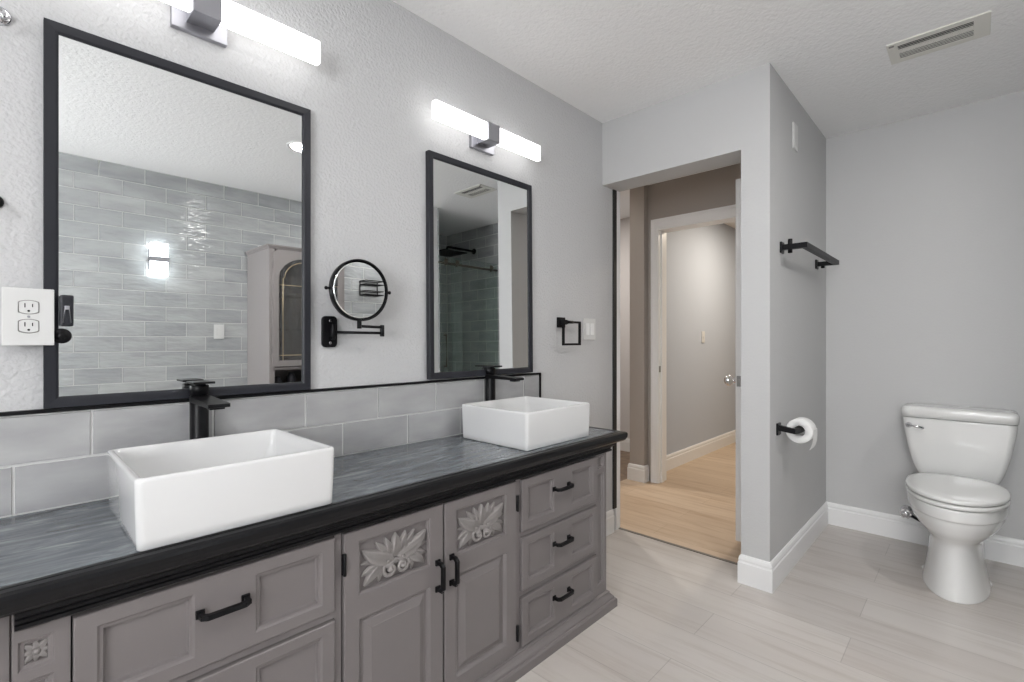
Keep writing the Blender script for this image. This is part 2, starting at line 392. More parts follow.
# hall door, swung toward the opening, seen on its free edge
d = MB().front(2.84, 3.645, .035, 2.062, .938, .035, [(2.95,3.20,1.15,1.9,[(.01,.006),(.02,.006)]),(3.29,3.54,1.15,1.9,[(.01,.006),(.02,.006)]),(2.95,3.20,.2,1.0,[(.01,.006),(.02,.006)]),(3.29,3.54,.2,1.0,[(.01,.006),(.02,.006)])])
door = struct(d.build('door_1', M['door']), 'white hall door standing open, seen on its edge')
KP = [(.032,0),(.032,.007),(.014,.011),(.013,.034),(.024,.040),(.032,.052),(.032,.064),(.022,.077),(.004,.081)]
m = MB().lathe((2.90,.973,.928),(0,1,0),KP); m.lathe((2.90,.938,.928),(0,-1,0),KP)
m.build('door_knob', M['chrome'], door)
m = MB().box(2.8375, 2.841, .944, .967, .90, .96, b=.001); m.box(2.832, 2.84, .949, .962, .92, .94, b=.002); m.build('latch_plate', M['pewter'], door)
# latch strike on the left jamb
MBs = MB().box(3.665, 3.69, 1.848, 1.8525, .90, .95, b=.001); struct(MBs.build('trim_5', M['pewter']), 'small dark strike plate on the inner door jamb')

# ------------------------------------------------------------------ vanity cabinet
YF, YD = 1.163, 1.153
van = thing('vanity_cabinet', 'long grey painted vanity cabinet with six drawers and two carved doors under the two sinks', 'cabinet', (.92, 1.37, 0))
DR = [(.483,.666),(.274,.460),(.076,.250)]
LX, RX, DX = (.086,.571), (1.261,1.733), (.596,.914,1.233)
hole = [(0,.03)]
recs = [(LX[0]-.003, LX[1]+.003, a-.003, b_+.003, hole) for a, b_ in DR] + [(RX[0]-.003, RX[1]+.003, a-.003, b_+.003, hole) for a, b_ in DR] + [(DX[0]-.004, DX[2]+.004, .068, .671, hole)]
step = [(.003,.004),(.008,.005),(.011,.010)]
recs += [(.017,.062,.598,.650,step), (.017,.062,.11,.58,step), (1.748,1.798,.610,.662,step), (1.748,1.798,.11,.588,step)]
m = MB().front(.010, 1.816, .02, .700, YF, .415, recs, bev=.0015)
m.build('cabinet_body', M['cab'], van)
m = MB()
m.box(.08, .574, YF+.024, YF+.0285, .07, .67); m.box(1.256, 1.738, YF+.024, YF+.0285, .07, .67); m.box(.593, 1.236, YF+.024, YF+.0285, .069, .67)
m.build('opening_shadow_board', M['cabin'], van)
m = MB().sweep([(-.25, YF+.012), (.008, YF+.012), (.008, YF), (1.816, YF), (1.816, 1.578)], [(0,0),(.034,0),(.034,.030),(.030,.036),(.026,.037),(.024,.044),(.016,.052),(.010,.060),(.010,.066),(.004,.070),(0,.071)])
m.build('base_molding', M['cab'], van)
m = MB().front(-.25, .009, .02, .711, YF+.012, .40); m.build('side_panel', M['cab'], van)
# carved ornament pieces (facing -y)
def leaf(mb, p0, p1, bend, wid, h, y, n=12, tip=1.0, ribs=1):
    p0 = Vector((p0[0], p0[1])); p1 = Vector((p1[0], p1[1])); d = p1 - p0; nrm = Vector((-d.y, d.x)).normalized()
    c = (p0 + p1)/2 + nrm*bend; vs = []; fs = []
    prof = [(-1,0),(-.86,.62),(-.55,.92),(-.18,.55),(0,.95),(.18,.55),(.55,.92),(.86,.62),(1,0)]
    for i in range(n+1):
        t = i/n; P = p0*(1-t)**2 + c*2*t*(1-t) + p1*t*t; T = ((c-p0)*(1-t) + (p1-c)*t).normalized(); N = Vector((-T.y, T.x))
        wv = wid*(math.sin(math.pi*min(1, t*.93+.07)**.75)**.8) if i < n else 0.0005
        hh = h*(.45+.55*math.sin(math.pi*t)) * (1 + .25*t*tip)
        for s_, k in prof:
            q = P + N*s_*wv; vs.append((q.x, y - hh*k, q.y))
    for i in range(n):
        for j in range(8): a = i*9+j; fs.append((a, a+1, a+10, a+9))
    mb.add(vs, fs, True)
def scroll(mb, cx, cz, r0, turns, start, sgn, thick, y, h):
    pts = []; rr = []; n = 44
    for i in range(n+1):
        t = i/n; a = start + sgn*turns*2*math.pi*t; r = r0*(1-t*.85)
        pts.append((cx + r*math.cos(a), y - h*(.35+.65*t), cz + r*math.sin(a))); rr.append(thick*(1-.45*t))
    mb.tube(pts, rr, 8, up=(0,1,0))
    mb.lathe((cx, y-h*.4, cz), (0,-1,0), [(thick*1.3,0),(thick*1.1,h*.5),(thick*.4,h*.9)], 10)
def acanthus(mb, cx, cz, w_, h_, y):
    X = lambda a: cx + a*w_/2
    Z = lambda a: cz + a*h_/2
    bx, bz = X(0), Z(-.15); hh = .013
    for s_ in (-1, 1):
        leaf(mb, (bx+s_*.010, bz+.004), (X(s_*.60), Z(.86)), -s_*.003, .0130, hh, y)
        leaf(mb, (bx+s_*.006, bz+.008), (X(s_*.32), Z(.93)), -s_*.003, .0125, hh*1.15, y)
        leaf(mb, (bx+s_*.006, bz), (X(s_*.98), Z(.66)), -s_*.016, .0225, hh*1.3, y)     # big side leaf
        leaf(mb, (bx+s_*.012, bz-.002), (X(s_*1.0), Z(.06)), s_*.008, .0120, hh*.9, y)
        leaf(mb, (X(s_*.30), Z(-.25)), (X(s_*1.0), Z(-.46)), s_*.012, .0125, hh, y)
        leaf(mb, (X(s_*.36), Z(-.25)), (X(s_*.92), Z(-.92)), s_*.012, .0150, hh*1.2, y)
        leaf(mb, (X(s_*.40), Z(-.3)), (X(s_*.50), Z(-.98)), s_*.008, .0085, hh*.9, y)
        leaf(mb, (bx, bz-.004), (X(s_*.40), Z(-.38)), -s_*.010, .0065, hh*1.1, y)
        scroll(mb, X(s_*.19), Z(-.56), .0225, 1.4, R(90), -s_, .0062, y, hh*1.15)
    leaf(mb, (bx, bz+.004), (X(0), Z(1.0)), 0, .0180, hh*1.4, y)
    leaf(mb, (bx, bz), (X(0), Z(-.5)), 0, .006, hh*.8, y)
def handle(x, z, L, vertical, parent, y=YD):
    mb = MB(); ax = (lambda t: (x, z+t)) if vertical else (lambda t: (x+t, z))
    for s_ in (-1, 1):
        cx, cz = ax(s_*L/2); mb.box(cx-.0085, cx+.0085, y-.006, y, cz-.0085, cz+.0085, b=.0015)
        c2 = ax(s_*L/2); mb.box(c2[0]-.005, c2[0]+.005, y-.026, y-.004, c2[1]-.005, c2[1]+.005, b=.001)
    pts = []
    for t, dy in ((-1.02,-.020),(-.80,-.028),(.80,-.028),(1.02,-.020)):
        cx, cz = ax(t*L/2); pts.append((cx, y+dy, cz))
    mb.tube(pts, .0052, square=True, up=(0,1,0) if vertical else (0,0,1))
    return mb.build('handle', M['black'], parent)
pan = [(.004,.003),(.009,.004),(.012,.012),(.015,.013)]
for (xa, xb), L in ((LX, .086), (RX, .090)):
    for za, zb in DR:
        wd = xb - xa; a0, a1 = xa+.032, xa+.032+wd*.315; b0, b1 = xb-.032-wd*.315, xb-.032
        m = MB().front(xa, xb, za, zb, YD, .028, [(a0, a1, za+.028, zb-.026, pan), (b0, b1, za+.028, zb-.026, pan)])
        dr = m.build('drawer', M['cab'], van)
        handle((xa+xb)/2 - (.006 if xa < .5 else .014), (za+zb)/2+.022, L, False, dr)
raised = [(.004,.004),(.008,.010),(.016,.010),(.018,.0085),(.036,.002),(.037,.001)]
for k, (xa, xb) in enumerate(((DX[0], DX[1]-.0035), (DX[1]+.0035, DX[2]))):
    ra, rb = xa+.040, xb-.047
    if k: ra, rb = xa+.044, xb-.050
    m = MB().front(xa, xb, .072, .667, YD, .028, [(ra, rb, .497, .638, [(.003,.004),(.007,.005),(.009,.013)]), (ra, rb, .122, .437, raised)])
    dd = m.build('door', M['cab'], van)
    m = MB(); acanthus(m, (ra+rb)/2, .5675, rb-ra-.020, .120, YD+.0125); m.build('carved_leaf_panel', M['carve'], dd)
    handle(xb-.022 if k == 0 else xa+.024,   .462, .078, True, dd)
    hx = xa-.0015 if k == 0 else xb+.0015
    for hz in (.592, .140):
        m = MB().cyl((hx, YD-.004, hz-.028), (hx, YD-.004, hz+.028), .0042, 10); m.box(hx-.005, hx+.005, YD-.001, YD+.004, hz-.026, hz+.026)
        m.build('hinge', M['black'], dd)
m = MB(); fx, fz = .0395, .624
for k in range(8):
    a = R(22.5 + 45*k) if k % 2 else R(45*k); a = R(45*k); L = .0235 if k % 2 else .019
    leaf(m, (fx, fz), (fx+L*math.cos(a), fz+L*math.sin(a)), 0, .0055, .006, YF+.010, n=6)
m.lathe((fx, YF+.008, fz), (0,-1,0), [(.005,0),(.0045,.005),(.002,.007)], 12)
m.build('carved_flower_block', M['carve'], van)

# ------------------------------------------------------------------ countertop
ct = thing('countertop', 'dark blue-grey veined stone countertop with thick black moulded edge on the vanity', 'countertop', (.9, 1.35, .70))
MB().box(-.25, 1.876, 1.137, 1.588, .715, .758).build('stone_slab', M['stone'], ct)
NP = [(0,.712),(0,.7588),(.010,.7588),(.012,.7575),(.026,.7572),(.033,.7535),(.0355,.747),(.0345,.735),(.030,.724),(.022,.717),(.012,.7145)]
m = MB().sweep([(-.25, 1.142), (1.864, 1.142), (1.864, 1.588)], NP, smooth=False); m.build('edge_molding', M['bwood'], ct)
LP = [(.0006,.674),(.0006,.7145),(.019,.7145),(.024,.708),(.024,.701),(.016,.697),(.010,.690),(.009,.685),(.013,.683),(.013,.677),(.009,.674)]
m = MB().sweep([(.013, YF-.0008), (1.825, YF-.0008), (1.825, 1.588)], LP); m.build('cove_molding', M['bwood'], ct)

# ------------------------------------------------------------------ backsplash
bs = thing('tile_backsplash', 'two rows of large grey tiles with black metal edge above the countertop', 'backsplash', (.9, 1.58, .758))
MB().box(-.25, 1.858, 1.5845, 1.5915, .7585, .988).build('grout_bed', M['grout'], bs)
m = MB(); tiles(m, -.25, 1.858, .7595, 2, .265, .1135, (.0165, .152), lambda a, d, z: (a, 1.585-d, z), gap=.0055, th=.004)
m.build('tiles', M['tile'], bs, attr=True)
m = MB().box(-.25, 1.866, 1.576, 1.5912, .988, .997, b=.0015); m.box(1.858, 1.866, 1.576, 1.5912, .7585, .989, b=.0015)
m.build('black_edge_trim', M['black'], bs)

# ------------------------------------------------------------------ sinks
def rrect(x0, x1, y0, y1, r, z, n=6):
    P = []
    for cx, cy, a0 in ((x1-r, y1-r, 0), (x0+r, y1-r, 90), (x0+r, y0+r, 180), (x1-r, y0+r, 270)):
        for k in range(n+1):
            a = R(a0 + 90*k/n); P.append((cx + r*math.cos(a), cy + r*math.sin(a), z))
    return P
def sink(x0, y0):
    W, D, Z, T = .393, .366, .759, .898
    t = thing('vessel_sink', 'white rectangular vessel sink on the countertop, nearer one at left', 'sink', (x0+W/2, y0+D/2, Z), 'vessel sinks on the countertop')
    r = []
    for ins, z, rad in ((.007,Z,.010),(.004,Z+.003,.012),(.003,Z+.02,.014),(.001,Z+.08,.014),(0,T-.008,.014),(.0006,T-.003,.014),(.003,T-.0006,.012),(.007,T,.011),(.011,T-.001,.010),(.014,T-.005,.010),(.017,T-.03,.016),(.022,T-.075,.03),(.032,T-.098,.045),(.055,T-.108,.05),(.12,T-.112,.03)):
        r.append(rrect(x0+ins, x0+W-ins, y0+ins, y0+D-ins, rad, z))
    MB().loft(r).build('basin', M['porc'], t)
    cx, cy = x0+W/2, y0+D/2
    m = MB().lathe((cx, cy, T-.1125), (0,0,1), [(.033,0),(.033,.003),(.028,.004),(.026,.002),(.026,.0055),(.012,.008),(.002,.0085)]); m.build('drain', M['black'], t)
    return t
s1 = sink(.170, 1.131)
s2 = copy_tree(s1); s2.location.x += 1.131; s2.location.y += .031; s2.scale.x = 1.025
s2['label'] = 'white rectangular vessel sink on the countertop, farther one near the doorway'

# ------------------------------------------------------------------ faucets
def faucet(x, y):
    t = thing('vessel_faucet', 'tall matte black single-lever faucet behind the nearer sink', 'faucet', (x, y, .758), 'black vessel faucets')
    m = MB().lathe((x,y,.759),(0,0,1),[(.0235,0),(.0235,.005),(.0230,.007),(.0225,.012),(.0225,.247),(.0215,.249)],32); m.build('faucet_body', M['black'], t)
    m = MB().lathe((x,y,1.0085),(0,0,1),[(.020,0),(.020,.002),(.0225,.003),(.0225,.026),(.021,.028)],32); m.build('faucet_cap', M['black'], t)
    # flat waterfall spout, sloping a little towards the basin
    vs = []
    for yy, z0, z1, hw in ((y+.012,.992,1.007,.0215),(y-.02,.992,1.007,.0240),(y-.178,.991,1.0005,.0245),(y-.180,.992,.9995,.0240)):
        vs.append([(x-hw,yy,z0),(x+hw,yy,z0),(x+hw,yy,z1),(x-hw,yy,z1)])
    m = MB().loft(vs, smooth=False); m.box(x-.017, x+.017, y-.165, y-.135, .985, .994, b=.002); m.build('spout', M['black'], t)
    m = MB(); m.box(x-.013, x+.013, y-.013, y+.013, 1.034, 1.043, b=.002); m.box(x-.0255, x+.0255, y-.050, y+.022, 1.042, 1.0475, b=.0015); m.build('lever', M['black'], t)
    return t
f1 = faucet(.371, 1.536)
f2 = copy_tree(f1); f2.location.x = 1.492; f2.location.y = 1.556
f2['label'] = 'tall matte black single-lever faucet behind the farther sink'

# ------------------------------------------------------------------ wall mirrors
def mirror(x0, z0):
    Wm, Hm, fw, y0, y1 = .628, .912, .026, 1.568, 1.5915
    t = thing('wall_mirror', 'large black-framed mirror over the nearer sink, reflecting tiled wall and cabinet', 'mirror', (x0+Wm/2, 1.59, z0), 'black framed vanity mirrors')
    A = lambda i, y: [(x0+i,y,z0+i),(x0+Wm-i,y,z0+i),(x0+Wm-i,y,z0+Hm-i),(x0+i,y,z0+Hm-i)]
    r = [A(0,y1),A(0,y0+.001),A(.001,y0),(A(fw-.006,y0+.002)),A(fw-.001,y0+.005),A(fw,y0+.007),A(fw,y1-.006)]
    m = MB().loft(r, False, False, False); m.build('mirror_frame', M['frame'], t)
    m = MB().box(x0+fw-.001, x0+Wm-fw+.001, y0+.0085, y1-.002, z0+fw-.001, z0+Hm-fw+.001); m.build('mirror_pane', M['mirror'], t)
    return t
m1 = mirror(.0655, .999)
m2 = copy_tree(m1); m2.location.x = 1.4755; m2.location.y = 1.5812; m2.location.z += .004; m2.scale.x = .984; m2.rotation_euler.x = R(-.5)   # hangs with its foot a little off the wall
m2['label'] = 'narrower-looking black-framed mirror by the doorway, reflecting the shower'

# ------------------------------------------------------------------ vanity light bars
def vanity_light(cx, cz):
    t = thing('vanity_light', 'lit two-bar wall light with dark plate above the nearer mirror, cut by photo top', 'light', (cx, 1.59, cz), 'vanity light bars')
    MB().box(cx-.068, cx+.068, 1.574, 1.592, cz-.060, cz+.03, b=.002).build('backplate', M['satin'], t)
    m = MB().box(cx-.034, cx+.034, 1.504, 1.575, cz-.037, cz+.040, b=.002); m.build('center_block', M['satin'], t)
    MB().box(cx-.313, cx-.035, 1.508, 1.532, cz-.035, cz+.036, b=.003).build('light_bar', M['bar'], t)
    MB().box(cx+.035, cx+.315, 1.508, 1.532, cz-.035, cz+.036, b=.003).build('light_bar', M['bar'], t)
    return t
l1 = vanity_light(.383, 2.075)
l2 = copy_tree(l1); l2.location.x = 1.467; l2.location.z = 2.056
l2['label'] = 'lit two-bar wall light with dark plate above the farther mirror'

# ------------------------------------------------------------------ outlet, small box and knob at the mirror's left edge
ot = thing('outlet_plate', 'white duplex outlet plate at far left, overlapping the mirror frame', 'outlet', (.04, 1.565, 1.212))
m = MB().box(-.002, .083, 1.556, 1.562, 1.147, 1.277, b=.0018); m.build('cover_plate', M['plastic'], ot)
m = MB().box(.004, .060, 1.562, 1.5915, 1.165, 1.26); m.build('box_extender', M['plastic'], ot)
for zc in (1.234, 1.191):
    ring = lambda yy, r: [(.0405 + max(-.0155, min(.0155, r*math.cos(a)*1.25)), yy, zc + r*.8*math.sin(a)) for a in [2*math.pi*k/28 for k in range(28)]]
    MB().loft([[(.0405+(p[0]-.0405)*1.13, p[1], zc+(p[2]-zc)*1.10) for p in ring(yy_, .0185)] for yy_ in (1.5575, 1.5556)]).build('socket_gap', M['pewter'], ot)
    rc = MB().loft([ring(1.558,.0185), ring(1.5545,.0185), ring(1.5538,.0178)]).build('receptacle', M['plastic'], ot)
    m = MB().box(.0335,.0352,1.5530,1.556,zc-.001,zc+.0085); m.box(.0458,.0475,1.5530,1.556,zc,zc+.0075); m.cyl((.0405,1.5530,zc-.0085),(.0405,1.556,zc-.0085),.0024,10)
    m.build('slots', M['slot'], rc)
MB().cyl((.0405,1.5552,1.2125),(.0405,1.557,1.2125),.0028,10).build('screw', M['satin'], ot)
bx = thing('metal_clip_box', 'small dark metal box with clip at the mirror edge right of the outlet', 'box', (.1, 1.56, 1.23))
MB().box(.0925,.1165,1.552,1.5755,1.192,1.266,b=.004).build('box_shell', M['frame'], bx)
m = MB().tube([(.098,1.5505,1.200),(.1005,1.5495,1.232),(.1085,1.5495,1.232),(.111,1.5505,1.200)], .0016, 8); m.box(.1,.109,1.548,1.5525,1.232,1.24,b=.001); m.build('clip', M['satin'], bx)
m = MB().lathe((.0965,1.5755,1.169),(0,-1,0),[(.018,0),(.018,.006),(.015,.009),(.010,.008),(.008,.012),(.002,.013)],24)
tag(m.build('round_knob', M['black']), 'small round black knob just below the metal box on the mirror', 'knob')
hk = thing('wall_hook', 'small polished hook at upper left edge of the photo', 'hook', (-.01, 1.59, 1.89))
MB().lathe((-.005,1.5915,1.89),(0,-1,0),[(.020,0),(.020,.004),(.016,.007),(.006,.009),(.006,.02)],20).build('rosette', M['chrome'], hk)
MB().tube([(-.005,1.573,1.89),(-.005,1.555,1.888),(-.004,1.548,1.875),(-.004,1.55,1.862),(-.004,1.560,1.858)], .005, 10).build('hook_arm', M['chrome'], hk)
hk = thing('wall_hook', 'small black hook on the wall above the outlet, cut by left edge', 'hook', (-.01, 1.59, 1.47))
MB().lathe((-.014,1.5915,1.47),(0,-1,0),[(.016,0),(.016,.004),(.012,.008),(.004,.009)],20).build('rosette', M['black'], hk)
MB().tube([(-.014,1.585,1.47),(-.014,1.565,1.468),(-.014,1.557,1.455),(-.014,1.560,1.442)], .0045, 10).build('hook_arm', M['black'], hk)

# ------------------------------------------------------------------ swing-arm magnifying mirror
mm = thing('magnifying_mirror', 'round black swing-arm shaving mirror on the wall between the two mirrors', 'mirror', (.765, 1.59, 1.19))
m = MB().loft([rrect(-.0265,.0265,-.052,.052,.012,zz) for zz in (0,.006)]); 
m = MB()
def plate_ring(y, i): return [(.765+p[0], y, 1.188+p[1]) for p in rrect(-.0265+i,.0265-i,-.053+i,.053-i,.014,0)]
m.loft([plate_ring(1.5915,0), plate_ring(1.583,0), plate_ring(1.581,.002)]); m.build('wall_plate', M['black'], mm)
for zz in (1.225, 1.150): MB().cyl((.765,1.581,zz),(.765,1.5775,zz),.005,12).build('screw_cap', M['chrome'], mm)
m = MB().cyl((.768,1.566,1.162),(.768,1.566,1.212),.0075,14); m.box(.762,.774,1.568,1.583,1.17,1.205,b=.002)
m.tube([(.768,1.566,1.186),(.915,1.500,1.184)], .0048, 12); m.cyl((.915,1.500,1.172),(.915,1.500,1.212),.0075,14); m.build('lower_arm', M['black'], mm)
m = MB().tube([(.915,1.500,1.204),(.826,1.492,1.206)], .0048, 12); m.cyl((.824,1.492,1.198),(.824,1.492,1.232),.0075,14); m.build('upper_arm', M['black'], mm)
A = Vector((math.sin(R(.2)), -math.cos(R(.2)), 0.0)).normalized(); cc = Vector((.824,1.492,1.326))
side = Vector((0,0,1)).cross(A).normalized()
m = MB().lathe(cc - A*.012, A, [(.085,-.004),(.098,-.003),(.1025,.002),(.1035,.022),(.1025,.024),(.1000,.024),(.0995,.021),(.0995,.014)], 56, True, False)
for s_ in (-1, 1):
    m.cyl(cc + side*s_*.103, cc + side*s_*.120, .0035, 10); m.lathe(cc + side*s_*.113, side*s_, [(.006,0),(.006,.005),(.003,.007)], 12)
m.cyl(cc - Vector((0,0,.100)), cc - Vector((0,0,.12)), .006, 12)
m.build('round_rim', M['black'], mm)
rg = MB().lathe(cc + A*.0045, A, [(.0915,.0030),(.0915,.0040)], 56).build('round_glass', M['mirror'], mm)
MB().lathe(cc + A*.0045, A, [(.1,0),(.1,.0005),(.0915,.0040)], 56, True, False).build('bevelled_edge', M['mirror'], rg)

# ------------------------------------------------------------------ towel ring, switch plate
tr_ = thing('towel_ring', 'square black towel ring on the wall right of the farther mirror', 'towel ring', (2.03, 1.59, 1.25))
m = MB().box(2.008,2.062,1.574,1.5915,1.226,1.280,b=.002); m.box(2.016,2.042,1.548,1.576,1.241,1.267,b=.002); m.build('wall_mount', M['black'], tr_)
m = MB().tube([(1.992,1.534,1.254),(2.134,1.534,1.254),(2.134,1.534,1.138),(1.992,1.534,1.138)], .0055, square=True, closed=True, up=(0,1,0)); m.cyl((2.02,1.534,1.254),(2.075,1.534,1.254),.008,12)
m.box(2.015,2.035,1.534,1.55,1.244,1.264); m.build('square_ring', M['black'], tr_)
sp = thing('switch_plate', 'white light switch plate beside the towel ring', 'switch', (2.3, 1.59, 1.222))
MB().box(2.246,2.362,1.5855,1.5915,1.162,1.283,b=.0018).build('cover_plate', M['plastic'], sp)
for xx in (2.281, 2.327): MB().box(xx-.0165,xx+.0165,1.582,1.586,1.189,1.256,b=.002).build('rocker', M['trim'], sp)

# ------------------------------------------------------------------ ceiling vent
vt = thing('ceiling_vent', 'rectangular white louvred air vent in the ceiling above the toilet', 'vent', (2.744, .117, 2.44))
X0, X1, Y0, Y1 = 2.645, 2.843, -.046, .280
m = MB()
m.box(X0,X0+.034,Y0,Y1,2.434,2.44,b=.0015); m.box(X1-.034,X1,Y0,Y1,2.434,2.44,b=.0015); m.box(X0+.03,X1-.03,Y0,Y0+.05,2.434,2.44,b=.0015); m.box(X0+.03,X1-.03,Y1-.036,Y1,2.434,2.44,b=.0015)
m.build('vent_frame', M['vent'], vt)
MB().box(X0+.03,X1-.03,Y0+.04,Y1-.03,2.4385,2.4398).build('duct_shadow', M['slot'], vt)
for xc, wd_, tl_ in ((X0+.042,.0075,.004),(X0+.056,.0075,.003),(X0+.070,.0090,.001),(X0+.088,.0190,-.002),(X0+.106,.0085,.001),(X0+.119,.0085,.0015),(X0+.132,.0085,.002),(X0+.145,.0085,.002),(X0+.157,.0080,.002)):
    vs = [[(xc-wd_/2, yy, 2.4345-tl_/2),(xc+wd_/2, yy, 2.4345+tl_/2),(xc+wd_/2, yy, 2.4333+tl_/2),(xc-wd_/2, yy, 2.4333-tl_/2)] for yy in (Y0+.05, Y1-.036)]
    MB().loft(vs, False).build('vent_slat', M['vent'], vt)
m = MB().box(X0+.015,X0+.019,Y1-.026,Y1-.008,2.4285,2.434); m.build('damper_lever', M['pewter'], vt)

# ------------------------------------------------------------------ towel bar, sensor, paper holder
tb = thing('towel_bar', 'short black towel bar on the alcove wall beside the toilet', 'towel bar', (3.0, .685, 1.6))
for xx in (2.62, 3.34):
    MB().box(xx-.024, xx+.024, .676, .685, 1.583, 1.637, b=.002).build('mount_plate', M['black'], tb)
m = MB().tube([(2.62,.678,1.610),(2.62,.583,1.610),(3.34,.583,1.610),(3.34,.678,1.610)], .0125, square=True)
m.cyl((2.62,.645,1.58),(2.62,.645,1.648),.010,12); m.cyl((3.34,.65,1.585),(3.34,.65,1.62),.010,12)
m.build('bar', M['black'], tb)
m = MB().box(2.82,2.90,.677,.685,2.155,2.29,b=.003); m.box(2.83,2.89,.674,.678,2.165,2.28,b=.002); m.cyl((2.86,.672,2.175),(2.86,.676,2.175),.005,10)
tag(m.build('wall_sensor', M['plastic']), 'small white sensor box high on the alcove wall', 'sensor')
ph = thing('paper_holder', 'black toilet paper holder on the alcove wall below the towel bar', 'paper holder', (2.58, .685, .735))
MB().box(2.540,2.590,.676,.685,.706,.763,b=.002).build('mount_plate', M['black'], ph)
m = MB().tube([(2.565,.678,.740),(2.565,.618,.732),(2.600,.610,.731),(2.735,.610,.731)], .0125, square=True); m.build('holder_arm', M['black'], ph)
rl = thing('toilet_roll', 'white toilet paper roll hanging on the black holder', 'toilet paper', (2.68,.610,.726))
m = MB().lathe((2.628,.610,.724),(1,0,0),[(.0265,0),(.056,0),(.058,.003),(.058,.080),(.056,.083),(.0265,.083)],40,False,False); m.lathe((2.628,.610,.724),(1,0,0),[(.0265,0),(.0265,.083)],40,False,False)
m.build('paper_roll', M['paper'], rl)
vs = []
for dy, zz in ((-.0595,.735),(-.0605,.705),(-.059,.678),(-.053,.655),(-.045,.640)):
    vs.append([(2.629,.610+dy,zz),(2.710,.610+dy,zz),(2.710,.6115+dy,zz+.001),(2.629,.6115+dy,zz+.001)])
MB().loft(vs, False).build('loose_sheet', M['paper'], rl)

# ------------------------------------------------------------------ toilet
tl = thing('toilet', 'white two-piece toilet with closed lid against the alcove back wall', 'toilet', (3.25, .068, 0))
CY = .068
def egg(xf, xb, w_, z, n=44, pw=2.2, squ=0.0):
    """front (small x) rounder, back squarer"""
    P = []; xm = xf + (xb-xf)*.58
    for k in range(n):
        a = 2*math.pi*k/n; c, s_ = math.cos(a), math.sin(a)
        if c < 0: x = xm - (xm-xf)*abs(c)**(2/2.05); y = w_*math.copysign(abs(s_)**(2/2.05), s_)
        else: x = xm + (xb-xm)*abs(c)**(2/(2.6+squ)); y = w_*math.copysign(abs(s_)**(2/(2.6+squ)), s_)
        P.append((x, CY+y, z))
    return P
def loft_interp(keys, sub=5):
    out = []
    for i in range(len(keys)-1):
        k0 = keys[max(0,i-1)]; k1 = keys[i]; k2 = keys[i+1]; k3 = keys[min(len(keys)-1,i+2)]
        for s_ in range(sub):
            t = s_/sub
            out.append([.5*((2*b)+(-a+c)*t+(2*a-5*b+4*c-d_)*t*t+(-a+3*b-3*c+d_)*t**3) for a, b, c, d_ in zip(k0,k1,k2,k3)])
    out.append(list(keys[-1])); return out
# (z, xf, xb, halfwidth)
keys = [(0,2.900,3.40,.122),(.008,2.898,3.40,.123),(.06,2.912,3.40,.113),(.13,2.926,3.40,.103),(.20,2.938,3.40,.098),(.235,2.938,3.40,.102),(.262,2.922,3.42,.124),(.292,2.897,3.45,.150),(.330,2.880,3.47,.171),(.358,2.874,3.48,.178),(.366,2.868,3.48,.184),(.408,2.868,3.48,.186),(.414,2.874,3.478,.182)]
m = MB().loft([egg(q[1],q[2],q[3],q[0]) for q in loft_interp(keys)])
m.build('bowl', M['toil'], tl)
m = MB().loft([egg(3.10,3.50,.105,0,squ=1), egg(3.10,3.50,.105,.10,squ=1), egg(3.12,3.50,.098,.22,squ=1), egg(3.2,3.58,.105,.30,squ=2), egg(3.25,3.585,.105,.37,squ=2), egg(3.30,3.585,.106,.412,squ=2)])
m.build('trapway_base', M['toil'], tl)
for yy in (CY-.112, CY+.112): MB().lathe((3.22, yy, 0), (0,0,1), [(.016,0),(.016,.012),(.010,.022),(.003,.026)], 14).build('bolt_cap', M['toil'], tl)
def slab(z0, z1, xf, xb, w_, name, dome=0):
    r = [egg(xf+.004,xb,w_-.004,z0), egg(xf,xb,w_,z0+.003), egg(xf,xb,w_,z1-.006), egg(xf+.003,xb-.002,w_-.003,z1-.002), egg(xf+.010,xb-.006,w_-.010,z1)]
    if dome: r += [egg(xf+.03,xb-.02,w_-.03,z1+dome*.6), egg(xf+.08,xb-.06,w_-.08,z1+dome)]
    return MB().loft(r).build(name, M['toil'], tl)
slab(.417, .437, 2.868, 3.40, .187, 'seat')
slab(.441, .460, 2.868, 3.405, .187, 'seat_lid', .003)
for yy in (CY-.07, CY+.07): MB().box(3.385,3.42,yy-.02,yy+.02,.414,.440,b=.006).build('seat_hinge', M['toil'], tl)
def tankring(z, hw, xf, xb=3.598, r=.03): return [(p[0], p[1], z) for p in rrect(xf, xb, CY-hw, CY+hw, r, z)]
tk = [(.410,.133,3.455),(.424,.150,3.440),(.46,.168,3.428),(.52,.186,3.418),(.60,.203,3.408),(.68,.215,3.402),(.742,.221,3.398)]
m = MB().loft([tankring(q[0],q[1],q[2]) for q in loft_interp(tk,4)]); m.build('tank', M['toil'], tl)
m = MB().loft([tankring(z,hw,xf,3.603,.03) for z,hw,xf in ((.744,.218,3.397),(.746,.224,3.390),(.780,.226,3.388),(.793,.224,3.390),(.799,.216,3.398),(.801,.18,3.44))]); m.build('tank_lid', M['toil'], tl)
m = MB().lathe((3.405, CY+.192, .700), (-1,0,0), [(.015,0),(.015,.006),(.010,.010),(.008,.018)], 18)
m.tube([(3.388, CY+.196, .700),(3.383, CY+.17, .698),(3.381, CY+.135, .692)], [.005,.0055,.0085], 12); m.lathe((3.381,CY+.135,.692),(0,-1,-.2),[(.0085,0),(.006,.006),(.002,.008)],12)
m.build('flush_handle', M['chrome'], tl)
vv = thing('water_valve', 'chrome shut-off valve with dark hose low on the wall beside the toilet', 'valve', (3.6, .29, .18))
